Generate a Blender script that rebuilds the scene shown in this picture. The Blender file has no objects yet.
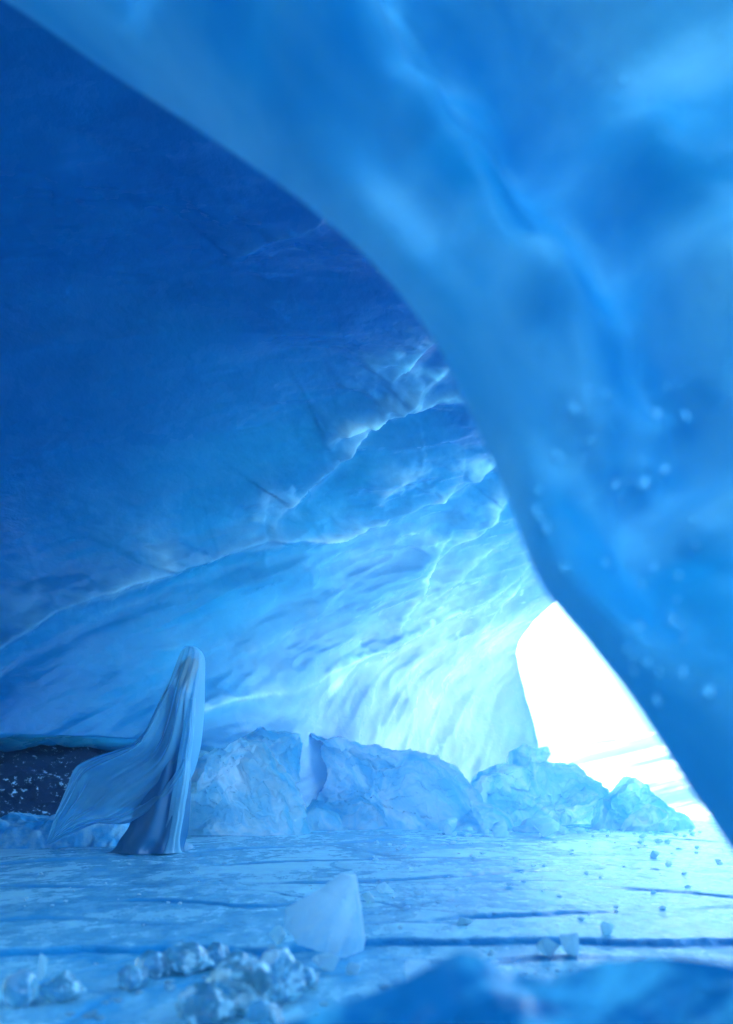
import bpy, bmesh, math, random
import numpy as np
from mathutils import Vector, Matrix

C = bpy.context.scene.collection
scn = bpy.context.scene
F, CX, HZ, CAMH = 900.0, 366.5, 785.0, 0.57      # focal length in pixels, optical centre, horizon row, eye height
R = math.radians

# ------------------------------------------------------------------ helpers
def P(px, py, d):
    """point at distance d on the sight line of a picture position"""
    return np.array([(px - CX) / F * d, d, CAMH + (HZ - py) / F * d])

def G(px, py):
    """ground point (x, y) under a picture position"""
    d = F * CAMH / (py - HZ)
    return (px - CX) / F * d, d

def _h(ix, iy, iz, seed):
    n = (ix * 374761393 + iy * 668265263 + iz * 2147483647 + seed * 1274126177) & 0xFFFFFFFF
    n = ((n ^ (n >> 13)) * 1274126177) & 0xFFFFFFFF
    n = ((n ^ (n >> 15)) * 2246822519) & 0xFFFFFFFF
    return ((n ^ (n >> 16)) & 0xFFFF) / 32767.5 - 1.0

def vn(p, seed=0):
    p = np.asarray(p, float)
    i = np.floor(p).astype(np.int64); f = p - i
    w = f * f * f * (f * (f * 6 - 15) + 10)
    r = 0
    for dx in (0, 1):
        wx = w[:, 0] if dx else 1 - w[:, 0]
        for dy in (0, 1):
            wy = w[:, 1] if dy else 1 - w[:, 1]
            for dz in (0, 1):
                wz = w[:, 2] if dz else 1 - w[:, 2]
                r = r + wx * wy * wz * _h(i[:, 0] + dx, i[:, 1] + dy, i[:, 2] + dz, seed)
    return r

def fbm(p, oct=4, seed=0, gain=0.5, lac=2.03):
    p = np.asarray(p, float); a, s, r = 1.0, 0.0, 0
    for k in range(oct):
        r = r + a * vn(p, seed + 17 * k); s += a
        p = p * lac + 3.7; a *= gain
    return r / s

def ridged(p, oct=3, seed=0):
    p = np.asarray(p, float); a, s, r = 1.0, 0.0, 0
    for k in range(oct):
        r = r + a * (1 - np.abs(vn(p, seed + 31 * k)) * 1.6); s += a
        p = p * 2.1 + 1.3; a *= 0.5
    return r / s

def sst(a, b, x):
    t = np.clip((x - a) / (b - a), 0, 1)
    return t * t * (3 - 2 * t)

def catmull(pts, n):
    pts = np.asarray(pts, float)
    q = np.vstack([2 * pts[0] - pts[1], pts, 2 * pts[-1] - pts[-2]])
    m = len(pts) - 1
    out = []
    for t in np.linspace(0, m - 1e-9, n):
        i = int(t); f = t - i
        a, b, c, d = q[i], q[i + 1], q[i + 2], q[i + 3]
        out.append(0.5 * (2 * b + (c - a) * f + (2 * a - 5 * b + 4 * c - d) * f * f + (3 * b - a - 3 * c + d) * f ** 3))
    return np.array(out)

def mesh_obj(name, verts, faces, mat=None, parent=None, smooth=True, attrs=None):
    me = bpy.data.meshes.new(name)
    verts = np.asarray(verts, dtype=np.float64)
    if isinstance(faces, np.ndarray):
        nf, k = faces.shape
        me.vertices.add(len(verts)); me.vertices.foreach_set('co', verts.ravel())
        me.loops.add(nf * k); me.loops.foreach_set('vertex_index', faces.astype(np.int32).ravel())
        me.polygons.add(nf); me.polygons.foreach_set('loop_start', np.arange(0, nf * k, k, dtype=np.int32))
        me.update(calc_edges=True)
    else:
        me.from_pydata([tuple(v) for v in verts], [], [tuple(f) for f in faces])
    me.polygons.foreach_set('use_smooth', [smooth] * len(me.polygons))
    if attrs:
        for k, v in attrs.items():
            a = me.attributes.new(k, 'FLOAT', 'POINT'); a.data.foreach_set('value', np.asarray(v, dtype=np.float32))
    me.update()
    if mat: me.materials.append(mat)
    o = bpy.data.objects.new(name, me); C.objects.link(o)
    if parent: o.parent = parent
    return o

def grid_faces(nu, nv, wrap_v=False):
    i = np.arange(nu * nv).reshape(nu, nv)
    if wrap_v: i = np.hstack([i, i[:, :1]])
    return np.stack([i[:-1, :-1].ravel(), i[1:, :-1].ravel(), i[1:, 1:].ravel(), i[:-1, 1:].ravel()], 1)

def tag(o, label=None, cat=None, group=None, kind=None):
    if label: o['label'] = label
    if cat: o['category'] = cat
    if group: o['group'] = group
    if kind: o['kind'] = kind
    return o

def empty(name, loc):
    o = bpy.data.objects.new(name, None); C.objects.link(o); o.location = loc; o.empty_display_size = 0.2
    return o

# ------------------------------------------------------------------ materials
def mat_new(name):
    m = bpy.data.materials.new(name); m.use_nodes = True
    nt = m.node_tree; nt.nodes.clear()
    out = nt.nodes.new('ShaderNodeOutputMaterial')
    b = nt.nodes.new('ShaderNodeBsdfPrincipled')
    nt.links.new(b.outputs[0], out.inputs[0])
    return m, nt, b

def N(nt, t, **kw):
    n = nt.nodes.new(t)
    for k, v in kw.items():
        if hasattr(n, k): setattr(n, k, v)
        else: n.inputs[k].default_value = v
    return n

def noise(nt, scale, detail=4, rough=0.5, stretch=None, rot=(0, 0, 0), dist=0.0):
    tc = nt.nodes.new('ShaderNodeTexCoord')
    mp = nt.nodes.new('ShaderNodeMapping')
    nt.links.new(tc.outputs['Object'], mp.inputs[0])
    mp.inputs['Rotation'].default_value = rot
    if stretch:
        m2 = nt.nodes.new('ShaderNodeMapping'); m2.inputs['Scale'].default_value = stretch
        nt.links.new(mp.outputs[0], m2.inputs[0]); mp = m2
    n = nt.nodes.new('ShaderNodeTexNoise')
    n.inputs['Scale'].default_value = scale; n.inputs['Detail'].default_value = detail
    n.inputs['Roughness'].default_value = rough; n.inputs['Distortion'].default_value = dist
    nt.links.new(mp.outputs[0], n.inputs['Vector'])
    return n.outputs['Fac']

def ramp(nt, src, lo, hi, a=0.0, b=1.0):
    m = nt.nodes.new('ShaderNodeMapRange'); m.interpolation_type = 'SMOOTHSTEP'
    m.inputs['From Min'].default_value = lo; m.inputs['From Max'].default_value = hi
    m.inputs['To Min'].default_value = a; m.inputs['To Max'].default_value = b
    nt.links.new(src, m.inputs['Value'])
    return m.outputs['Result']

def mixc(nt, fac, a, b):
    m = nt.nodes.new('ShaderNodeMix'); m.data_type = 'RGBA'
    if isinstance(fac, float): m.inputs[0].default_value = fac
    else: nt.links.new(fac, m.inputs[0])
    for sock, v in ((m.inputs[6], a), (m.inputs[7], b)):
        if isinstance(v, tuple): sock.default_value = (*v, 1)
        else: nt.links.new(v, sock)
    return m.outputs[2]

def math_(nt, op, a, b):
    m = nt.nodes.new('ShaderNodeMath'); m.operation = op
    for s, v in ((m.inputs[0], a), (m.inputs[1], b)):
        if isinstance(v, (int, float)): s.default_value = v
        else: nt.links.new(v, s)
    return m.outputs[0]

def bump(nt, b, h, strength, dist=0.02):
    n = nt.nodes.new('ShaderNodeBump'); n.inputs['Strength'].default_value = strength; n.inputs['Distance'].default_value = dist
    nt.links.new(h, n.inputs['Height']); nt.links.new(n.outputs[0], b.inputs['Normal'])

def attr(nt, name):
    a = nt.nodes.new('ShaderNodeAttribute'); a.attribute_name = name
    return a.outputs['Fac']

ICE = (0.001, 0.130, 0.37)
CLOUD = (0.002, 0.20, 0.46)
FROST_GLINT = (0.36, 0.90, 0.95)  # white for frost, bubble threads and painted ridge highlights

def through(nt, b, col, w):
    tr = N(nt, 'ShaderNodeBsdfTranslucent'); tr.inputs[0].default_value = (*col, 1)
    ms = N(nt, 'ShaderNodeMixShader'); ms.inputs[0].default_value = w
    nt.links.new(b.outputs[0], ms.inputs[1]); nt.links.new(tr.outputs[0], ms.inputs[2])
    o_ = [n for n in nt.nodes if n.bl_idname == 'ShaderNodeOutputMaterial'][0]
    nt.links.new(ms.outputs[0], o_.inputs[0])

def make_materials():
    M = {}
    # cave wall
    m, nt, b = mat_new('glacier_ice_wall')
    cloud = ramp(nt, noise(nt, 0.55, 6, 0.6, (1, 1, 1.8), (0, R(20), 0), 0.6), 0.45, 0.8, 0, 0.30)
    fine = ramp(nt, noise(nt, 7, 4, 0.65, (1, 1, 1)), 0.5, 0.8, 0, 0.2)
    cl = math_(nt, 'MULTIPLY', math_(nt, 'ADD', cloud, fine), 1.6)
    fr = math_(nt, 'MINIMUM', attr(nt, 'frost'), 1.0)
    nt.links.new(mixc(nt, fr, mixc(nt, cl, ICE, CLOUD), FROST_GLINT), b.inputs['Base Color'])
    b.inputs['Specular IOR Level'].default_value = 0.35
    nt.links.new(ramp(nt, noise(nt, 3, 4), 0.3, 0.7, 0.16, 0.36), b.inputs['Roughness'])
    b.inputs['IOR'].default_value = 1.31
    bump(nt, b, math_(nt, 'ADD', noise(nt, 9, 5, 0.6, (1, 1, 2)), math_(nt, 'MULTIPLY', noise(nt, 45, 3), 0.08)), 0.22, 0.05)
    # ice lets daylight through where it is thin
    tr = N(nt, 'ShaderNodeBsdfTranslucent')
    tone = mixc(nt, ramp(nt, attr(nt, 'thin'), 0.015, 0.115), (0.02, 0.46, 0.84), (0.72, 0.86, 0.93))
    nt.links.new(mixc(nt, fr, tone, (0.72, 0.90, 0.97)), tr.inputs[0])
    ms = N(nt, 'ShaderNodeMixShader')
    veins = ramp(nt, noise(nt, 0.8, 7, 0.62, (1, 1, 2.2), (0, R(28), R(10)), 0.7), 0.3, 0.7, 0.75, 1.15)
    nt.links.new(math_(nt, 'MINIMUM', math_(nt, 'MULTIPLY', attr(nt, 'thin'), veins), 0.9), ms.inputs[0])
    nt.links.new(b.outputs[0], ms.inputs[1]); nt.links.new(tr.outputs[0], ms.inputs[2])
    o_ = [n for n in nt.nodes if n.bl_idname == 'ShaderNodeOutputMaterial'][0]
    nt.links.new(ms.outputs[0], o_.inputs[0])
    M['wall'] = m
    # near arch, smooth melted ice; added beads imitate its glints
    m, nt, b = mat_new('smooth_arch_ice')
    cl = ramp(nt, noise(nt, 3.0, 5, 0.55, (0.55, 1, 1.5), (0, R(-40), 0), 0.6), 0.36, 0.72, 0, 0.9)
    nt.links.new(mixc(nt, cl, (0.015, 0.44, 0.73), (0.24, 0.78, 0.94)), b.inputs['Base Color'])
    b.inputs['Roughness'].default_value = 0.45; b.inputs['IOR'].default_value = 1.31; b.inputs['Specular IOR Level'].default_value = 0.25
    b.inputs['Subsurface Weight'].default_value = 0.0
    b.inputs['Subsurface Radius'].default_value = (0.25, 0.7, 1.0); b.inputs['Subsurface Scale'].default_value = 0.08
    bump(nt, b, math_(nt, 'ADD', noise(nt, 14, 4, 0.6), math_(nt, 'MULTIPLY', noise(nt, 60, 2), 0.3)), 0.3, 0.02)
    tr = N(nt, 'ShaderNodeBsdfTranslucent'); tr.inputs[0].default_value = (0.22, 0.74, 0.96, 1)
    ms = N(nt, 'ShaderNodeMixShader'); nt.links.new(attr(nt, 'thin'), ms.inputs[0])
    nt.links.new(b.outputs[0], ms.inputs[1]); nt.links.new(tr.outputs[0], ms.inputs[2])
    o_ = [n for n in nt.nodes if n.bl_idname == 'ShaderNodeOutputMaterial'][0]
    nt.links.new(ms.outputs[0], o_.inputs[0])
    M['arch'] = m
    m, nt, b = mat_new('glint_bead_pale'); b.inputs['Base Color'].default_value = (0.14, 0.62, 0.86, 1); b.inputs['Roughness'].default_value = 0.2; M['rime'] = m  # pale colour of the beads that stand in for glints
    m, nt, b = mat_new('shaded_ridge_ice')  # ridge ice coloured darker to stand in for shade
    cl = ramp(nt, noise(nt, 7, 6, 0.65, None, (0, 0, 0), 0.8), 0.42, 0.66, 0, 0.85)
    nt.links.new(mixc(nt, cl, (0.004, 0.17, 0.38), (0.10, 0.58, 0.80)), b.inputs['Base Color'])
    b.inputs['Roughness'].default_value = 0.3; b.inputs['IOR'].default_value = 1.31
    bump(nt, b, noise(nt, 18, 5, 0.6), 0.4, 0.02)
    M['dark'] = m
    # floor
    m, nt, b = mat_new('frosted_floor_ice')
    big = ramp(nt, noise(nt, 0.9, 5, 0.6, (1, 0.6, 1), (0, 0, R(12)), 0.5), 0.38, 0.66)
    sm = ramp(nt, noise(nt, 8, 7, 0.72, (1, 0.45, 1)), 0.40, 0.62)
    f = math_(nt, 'MULTIPLY', math_(nt, 'ADD', math_(nt, 'MULTIPLY', big, 0.65), math_(nt, 'ADD', 0.15, math_(nt, 'MULTIPLY', sm, 0.4))), math_(nt, 'SUBTRACT', 1.0, attr(nt, 'clear')))
    nt.links.new(mixc(nt, attr(nt, 'clear'), mixc(nt, f, (0.010, 0.38, 0.68), (0.40, 0.86, 0.94)), (0.01, 0.30, 0.58)), b.inputs['Base Color'])
    nt.links.new(ramp(nt, f, 0.1, 0.9, 0.06, 0.36), b.inputs['Roughness'])
    b.inputs['IOR'].default_value = 1.31
    bump(nt, b, math_(nt, 'ADD', noise(nt, 22, 5, 0.65, (0.7, 1.3, 1)), math_(nt, 'MULTIPLY', noise(nt, 110, 3), 0.3)), 0.8, 0.016)
    M['floor'] = m
    # big blocks of broken ice
    m, nt, b = mat_new('broken_block_ice')
    cl = ramp(nt, noise(nt, 2.2, 7, 0.65, (1, 1, 0.45), (0, R(35), 0), 1.0), 0.36, 0.66)
    nt.links.new(mixc(nt, cl, (0.02, 0.53, 0.81), (0.64, 0.94, 0.96)), b.inputs['Base Color'])
    b.inputs['Roughness'].default_value = 0.2; b.inputs['IOR'].default_value = 1.31
    b.inputs['Subsurface Weight'].default_value = 0.6
    b.inputs['Subsurface Radius'].default_value = (0.3, 0.8, 1.0); b.inputs['Subsurface Scale'].default_value = 0.5
    bump(nt, b, math_(nt, 'ADD', noise(nt, 7, 5, 0.65, (1, 1, 0.35), (0, R(35), 0)), math_(nt, 'MULTIPLY', noise(nt, 40, 3), 0.3)), 0.9, 0.08)
    tr = N(nt, 'ShaderNodeBsdfTranslucent'); tr.inputs[0].default_value = (0.62, 0.90, 0.98, 1)
    ms = N(nt, 'ShaderNodeMixShader'); nt.links.new(ramp(nt, cl, 0, 1, 0.70, 0.95), ms.inputs[0])
    nt.links.new(mixc(nt, cl, (0.50, 0.85, 0.96), (0.99, 0.97, 0.99)), tr.inputs[0])
    nt.links.new(b.outputs[0], ms.inputs[1]); nt.links.new(tr.outputs[0], ms.inputs[2])
    o_ = [n for n in nt.nodes if n.bl_idname == 'ShaderNodeOutputMaterial'][0]
    nt.links.new(ms.outputs[0], o_.inputs[0])
    b.inputs['Subsurface Weight'].default_value = 0.0
    M['block'] = m
    # clear lumps
    m, nt, b = mat_new('clear_ice')
    b.inputs['Base Color'].default_value = (0.45, 0.84, 0.98, 1)
    b.inputs['Transmission Weight'].default_value = 0.6
    nt.links.new(ramp(nt, noise(nt, 14, 3), 0.4, 0.7, 0.04, 0.3), b.inputs['Roughness'])
    b.inputs['IOR'].default_value = 1.31
    bump(nt, b, noise(nt, 28, 4), 0.35, 0.02)
    through(nt, b, (0.75, 0.95, 0.99), 0.55)
    M['clear'] = m
    # frosted and clear in patches
    m, nt, b = mat_new('patchy_clear_ice')
    pt = ramp(nt, noise(nt, 15, 5, 0.65, None, (0, 0, 0), 0.6), 0.46, 0.58)
    nt.links.new(mixc(nt, pt, (0.14, 0.68, 0.98), (0.62, 0.94, 0.99)), b.inputs['Base Color'])
    nt.links.new(ramp(nt, pt, 0, 1, 0.85, 0.0), b.inputs['Transmission Weight'])
    through(nt, b, (0.7, 0.94, 0.99), 0.22)
    nt.links.new(ramp(nt, pt, 0, 1, 0.05, 0.35), b.inputs['Roughness'])
    b.inputs['IOR'].default_value = 1.31
    b.inputs['Coat Weight'].default_value = 1.0; b.inputs['Coat Roughness'].default_value = 0.03; b.inputs['Coat IOR'].default_value = 1.5
    bump(nt, b, noise(nt, 30, 4), 0.6, 0.02)
    M['patchy'] = m
    # milky shard
    m, nt, b = mat_new('milky_ice')
    mk = ramp(nt, noise(nt, 9, 6, 0.65, (1, 1, 0.4), (0, R(-40), 0), 0.8), 0.38, 0.64)
    nt.links.new(mixc(nt, mk, (0.22, 0.70, 0.94), (0.80, 0.97, 0.99)), b.inputs['Base Color'])
    b.inputs['Transmission Weight'].default_value = 0.3
    b.inputs['Roughness'].default_value = 0.28; b.inputs['IOR'].default_value = 1.31
    b.inputs['Subsurface Weight'].default_value = 0.7
    b.inputs['Subsurface Radius'].default_value = (0.5, 0.8, 1.0); b.inputs['Subsurface Scale'].default_value = 0.08
    bump(nt, b, noise(nt, 22, 5, 0.6), 0.4, 0.01)
    b.inputs['Subsurface Weight'].default_value = 0.0; b.inputs['Transmission Weight'].default_value = 0.1
    through(nt, b, (0.85, 0.97, 0.99), 0.7)
    M['milky'] = m
    # dark rock with frost crystals
    m, nt, b = mat_new('frosted_dark_rock')
    sp = ramp(nt, noise(nt, 15, 4, 0.7), 0.57, 0.65, 0, 0.95)
    nt.links.new(mixc(nt, sp, (0.006, 0.04, 0.12), (0.35, 0.75, 0.95)), b.inputs['Base Color'])
    b.inputs['Roughness'].default_value = 0.5; b.inputs['Specular IOR Level'].default_value = 0.2
    bump(nt, b, noise(nt, 16, 5, 0.7), 0.8, 0.04)
    M['rock'] = m
    # snow
    m, nt, b = mat_new('wind_packed_snow')
    st = ramp(nt, noise(nt, 0.8, 6, 0.6, (0.10, 0.3, 3.0), (0, R(13), 0), 0.3), 0.46, 0.72)
    nt.links.new(mixc(nt, st, (0.05, 0.12, 0.17), (0.80, 0.88, 0.92)), b.inputs['Base Color'])
    b.inputs['Roughness'].default_value = 0.7
    bump(nt, b, noise(nt, 3, 5, 0.6), 0.4, 0.1)
    M['snow'] = m
    m, nt, b = mat_new('rime_mound')
    st = ramp(nt, noise(nt, 5, 6, 0.65), 0.4, 0.65)
    nt.links.new(mixc(nt, st, (0.03, 0.45, 0.78), (0.34, 0.74, 0.9)), b.inputs['Base Color'])
    b.inputs['Roughness'].default_value = 0.5
    bump(nt, b, noise(nt, 18, 5, 0.7), 0.6, 0.03)
    M['mound'] = m
    # cloth
    def cloth(name, col, trans, alpha):
        m = bpy.data.materials.new(name); m.use_nodes = True
        nt = m.node_tree; nt.nodes.clear()
        out = nt.nodes.new('ShaderNodeOutputMaterial')
        d = N(nt, 'ShaderNodeBsdfDiffuse'); d.inputs[0].default_value = (*col, 1)
        t = N(nt, 'ShaderNodeBsdfTranslucent'); t.inputs[0].default_value = (*col, 1)
        g = N(nt, 'ShaderNodeBsdfGlossy'); g.inputs['Roughness'].default_value = 0.45
        mx = N(nt, 'ShaderNodeMixShader'); mx.inputs[0].default_value = trans
        nt.links.new(d.outputs[0], mx.inputs[1]); nt.links.new(t.outputs[0], mx.inputs[2])
        mg = N(nt, 'ShaderNodeMixShader'); mg.inputs[0].default_value = 0.08
        nt.links.new(mx.outputs[0], mg.inputs[1]); nt.links.new(g.outputs[0], mg.inputs[2])
        if alpha < 1:
            tr = N(nt, 'ShaderNodeBsdfTransparent')
            lw = N(nt, 'ShaderNodeLayerWeight'); lw.inputs[0].default_value = 0.35
            a = ramp(nt, lw.outputs['Facing'], 0.0, 1.0, alpha, 1.0)
            ma = N(nt, 'ShaderNodeMixShader')
            nt.links.new(a, ma.inputs[0]); nt.links.new(tr.outputs[0], ma.inputs[1]); nt.links.new(mg.outputs[0], ma.inputs[2])
            nt.links.new(ma.outputs[0], out.inputs[0])
        else:
            nt.links.new(mg.outputs[0], out.inputs[0])
        return m
    M['veil'] = cloth('sheer_veil_cloth', (0.28, 0.76, 0.97), 0.5, 0.45)
    M['drape'] = cloth('folded_veil_cloth', (0.36, 0.82, 0.97), 0.5, 0.85)
    M['gown'] = cloth('pale_gown_cloth', (0.015, 0.23, 0.46), 0.25, 1.0)
    m, nt, b = mat_new('skin'); b.inputs['Base Color'].default_value = (0.55, 0.38, 0.30, 1); b.inputs['Roughness'].default_value = 0.5
    M['skin'] = m
    m, nt, b = mat_new('dark_hair'); b.inputs['Base Color'].default_value = (0.05, 0.04, 0.035, 1); b.inputs['Roughness'].default_value = 0.45
    M['hair'] = m
    return M
M = make_materials()

# ------------------------------------------------------------------ cave wall and vault
A0 = np.array([-4.5, 8.0]); U = np.array([0.676, 0.737]); NRM = np.array([0.737, -0.676])
PROFILE = [(-1.3, 0.86), (-0.35, 0.93), (-0.03, 1.0), (0.0, 1.25), (-0.22, 2.1), (-0.1, 3.1), (0.55, 4.1), (1.9, 5.0), (4.0, 5.6), (6.6, 5.8), (9.0, 5.7), (11.2, 4.9), (12.6, 3.0), (13.2, 0.6), (13.3, -0.4)]
# crests of overhanging ice layers as seen on the wall, with drop height and frost that also paints their highlight
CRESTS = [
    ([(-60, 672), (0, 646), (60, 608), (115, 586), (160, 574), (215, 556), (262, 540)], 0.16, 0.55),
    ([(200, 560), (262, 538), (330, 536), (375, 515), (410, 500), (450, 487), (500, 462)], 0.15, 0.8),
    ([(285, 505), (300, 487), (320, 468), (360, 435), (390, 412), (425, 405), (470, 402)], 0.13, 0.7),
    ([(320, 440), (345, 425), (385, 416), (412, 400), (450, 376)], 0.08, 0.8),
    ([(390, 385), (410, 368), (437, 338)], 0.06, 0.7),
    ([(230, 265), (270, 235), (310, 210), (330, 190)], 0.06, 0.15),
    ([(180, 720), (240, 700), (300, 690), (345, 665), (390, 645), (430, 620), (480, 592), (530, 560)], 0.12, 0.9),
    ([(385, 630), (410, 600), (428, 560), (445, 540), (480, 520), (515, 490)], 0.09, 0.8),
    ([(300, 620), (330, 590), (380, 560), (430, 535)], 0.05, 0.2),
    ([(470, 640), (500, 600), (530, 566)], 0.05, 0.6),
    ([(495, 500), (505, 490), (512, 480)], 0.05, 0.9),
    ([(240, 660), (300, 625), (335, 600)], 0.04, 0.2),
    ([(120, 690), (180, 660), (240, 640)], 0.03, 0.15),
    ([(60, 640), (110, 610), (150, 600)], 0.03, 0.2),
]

GLINT_STROKES = [(l, a, f, w) for l, a, f, w in [  # short glassy highlights painted on the wall as white streaks
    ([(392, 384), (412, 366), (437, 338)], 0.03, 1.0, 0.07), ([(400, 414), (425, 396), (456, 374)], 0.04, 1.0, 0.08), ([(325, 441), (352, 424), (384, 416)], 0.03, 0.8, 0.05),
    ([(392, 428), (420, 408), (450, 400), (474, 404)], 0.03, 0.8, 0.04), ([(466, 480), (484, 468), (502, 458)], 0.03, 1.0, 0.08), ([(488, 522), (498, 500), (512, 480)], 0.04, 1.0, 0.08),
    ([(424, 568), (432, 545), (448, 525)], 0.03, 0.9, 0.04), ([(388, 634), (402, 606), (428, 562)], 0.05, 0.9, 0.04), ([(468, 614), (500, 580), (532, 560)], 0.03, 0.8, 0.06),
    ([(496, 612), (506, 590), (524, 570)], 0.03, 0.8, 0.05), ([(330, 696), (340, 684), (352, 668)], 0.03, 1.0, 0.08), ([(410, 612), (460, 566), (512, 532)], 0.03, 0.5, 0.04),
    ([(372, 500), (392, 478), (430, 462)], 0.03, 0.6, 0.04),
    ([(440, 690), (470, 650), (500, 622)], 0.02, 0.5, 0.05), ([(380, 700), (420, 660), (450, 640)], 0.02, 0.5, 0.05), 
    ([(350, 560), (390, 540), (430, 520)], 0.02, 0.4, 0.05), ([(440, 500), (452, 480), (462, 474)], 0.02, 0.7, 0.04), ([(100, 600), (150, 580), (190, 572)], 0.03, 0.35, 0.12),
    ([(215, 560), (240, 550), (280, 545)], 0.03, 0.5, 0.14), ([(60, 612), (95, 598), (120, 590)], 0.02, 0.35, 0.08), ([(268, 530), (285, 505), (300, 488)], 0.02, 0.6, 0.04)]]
SIDE_S = 3.2
HOLE, HOLE_R = np.array([-1.6, -1.7, 5.2]), np.array([2.7, 1.7, 2.2])
REAR, REAR_R = np.array([2.2, -3.2, 1.6]), np.array([1.9, 1.7, 1.6])
def build_wall():
    ns, nt_ = 760, 560
    s = np.concatenate([np.linspace(-12, -2.5, 40, endpoint=False), np.linspace(-2.5, 11.6, ns - 40)])
    prof = catmull(PROFILE, 4000)
    L = np.concatenate([[0], np.cumsum(np.linalg.norm(np.diff(prof, axis=0), axis=1))])
    tl = np.concatenate([np.linspace(0, 9.5, nt_ - 90, endpoint=False), np.linspace(9.5, L[-1], 90)])
    pn = np.interp(tl, L, prof[:, 0]); pz = np.interp(tl, L, prof[:, 1])
    S, T = np.meshgrid(s, tl, indexing='ij')
    n = np.broadcast_to(pn, S.shape).copy(); z = np.broadcast_to(pz, S.shape).copy()
    # end of the wall: leans as the opening does
    send = np.interp(pz, [0.9, 1.6, 2.2, 2.9, 3.4, 4.1, 5.0, 6.0], [11.4, 11.3, 11.05, 10.9, 11.1, 11.3, 11.5, 11.6])
    send = np.where(tl > 9, 11.6, send)
    k = np.clip((S - 3) / (11.6 - 3), 0, 1)
    S2 = np.where(S > 3, 3 + k * (send[None, :] - 3), S)
    # the lower lip sinks behind the fallen blocks
    low = sst(3.6, 6.5, S2) * sst(2.4, 0.9, z)
    z = z - low * 1.3; n = n + low * 0.1
    def pos(n, z, s):
        return np.stack([A0[0] + U[0] * s + NRM[0] * n, A0[1] + U[1] * s + NRM[1] * n, z], -1)
    base = pos(n, z, S2)
    # surface normal of the smooth vault
    dn = np.gradient(n, axis=1); dz = np.gradient(z, axis=1)
    ln = np.sqrt(dn ** 2 + dz ** 2) + 1e-9
    nn, nz = dz / ln, -dn / ln
    flat = base.reshape(-1, 3)
    # relief
    st = np.stack([S2 * 0.85 + T * 0.45, T * 1.0 - S2 * 0.55, S2 * 0], -1).reshape(-1, 3)   # rotated so that layers run up to the right
    q = np.stack([st[:, 0] * 0.28, st[:, 1] * 0.75, st[:, 2]], 1)
    disp = 0.26 * fbm(q, 3, 5)
    rid = ridged(np.stack([st[:, 0] * 0.55 + 9, st[:, 1] * 1.6, st[:, 2]], 1), 3, 11)
    calm = 0.25 + 0.75 * sst(2.0, 8.0, S2.ravel() ) * sst(7.5, 5.0, T.ravel())
    calm = calm * (0.22 + 0.78 * sst(10.0, 6.5, S2.ravel()))
    disp += 0.17 * (rid - 0.4) * calm
    rid2 = ridged(np.stack([st[:, 0] * 1.1 + 2, st[:, 1] * 3.4, st[:, 2]], 1), 3, 131)
    disp += 0.045 * (rid2 - 0.4) * sst(4.0, 8.0, S2.ravel()) * sst(11.5, 9.0, S2.ravel()) * sst(6.5, 4.5, T.ravel())
    disp += 0.055 * fbm(st * [1.3, 4, 1], 4, 23) * calm + 0.004 * fbm(st * [5, 12, 1], 3, 29)
    frost = np.zeros(len(flat))  # one mask for frost, bubble threads and painted ridge highlights
    px = CX + F * flat[:, 0] / np.maximum(flat[:, 1], 0.2)
    py = HZ - F * (flat[:, 2] - CAMH) / np.maximum(flat[:, 1], 0.2)
    Sf, Tf = S2.ravel(), T.ravel()
    wob = 0.045 * fbm(np.stack([Sf * 1.6, Tf * 1.6, 0 * Sf], 1), 4, 71) + 0.008 * fbm(np.stack([Sf * 7, Tf * 7, 0 * Sf], 1), 3, 72)
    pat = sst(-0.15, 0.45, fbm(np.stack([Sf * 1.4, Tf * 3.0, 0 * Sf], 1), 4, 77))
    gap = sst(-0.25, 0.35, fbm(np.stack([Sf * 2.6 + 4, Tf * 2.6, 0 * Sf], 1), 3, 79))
    for ci, (line, amp, fr, *wd_) in enumerate(CRESTS + GLINT_STROKES):
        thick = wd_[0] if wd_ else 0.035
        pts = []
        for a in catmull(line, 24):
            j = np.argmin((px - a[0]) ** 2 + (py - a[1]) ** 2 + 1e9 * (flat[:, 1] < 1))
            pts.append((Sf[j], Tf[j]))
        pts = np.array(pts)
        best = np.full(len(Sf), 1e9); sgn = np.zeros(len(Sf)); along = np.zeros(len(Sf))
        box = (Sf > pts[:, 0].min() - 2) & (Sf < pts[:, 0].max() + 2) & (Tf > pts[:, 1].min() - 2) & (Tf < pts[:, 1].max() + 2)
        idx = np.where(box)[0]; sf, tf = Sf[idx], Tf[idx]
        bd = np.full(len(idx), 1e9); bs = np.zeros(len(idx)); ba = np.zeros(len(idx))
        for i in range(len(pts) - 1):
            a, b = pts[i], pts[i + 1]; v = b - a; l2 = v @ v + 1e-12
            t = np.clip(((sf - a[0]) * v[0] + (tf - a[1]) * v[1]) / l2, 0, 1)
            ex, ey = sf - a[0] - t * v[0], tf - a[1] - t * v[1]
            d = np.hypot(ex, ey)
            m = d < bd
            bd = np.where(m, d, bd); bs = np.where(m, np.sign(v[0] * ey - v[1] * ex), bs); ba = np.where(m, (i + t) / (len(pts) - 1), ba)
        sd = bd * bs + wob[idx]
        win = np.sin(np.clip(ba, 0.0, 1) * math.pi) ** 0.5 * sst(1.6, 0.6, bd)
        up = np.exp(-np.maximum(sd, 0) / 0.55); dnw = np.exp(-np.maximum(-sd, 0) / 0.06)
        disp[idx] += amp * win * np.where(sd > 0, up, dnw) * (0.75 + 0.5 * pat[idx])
        disp[idx] -= 0.5 * amp * win * np.exp(-((sd + 0.22) / 0.18) ** 2)
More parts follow.
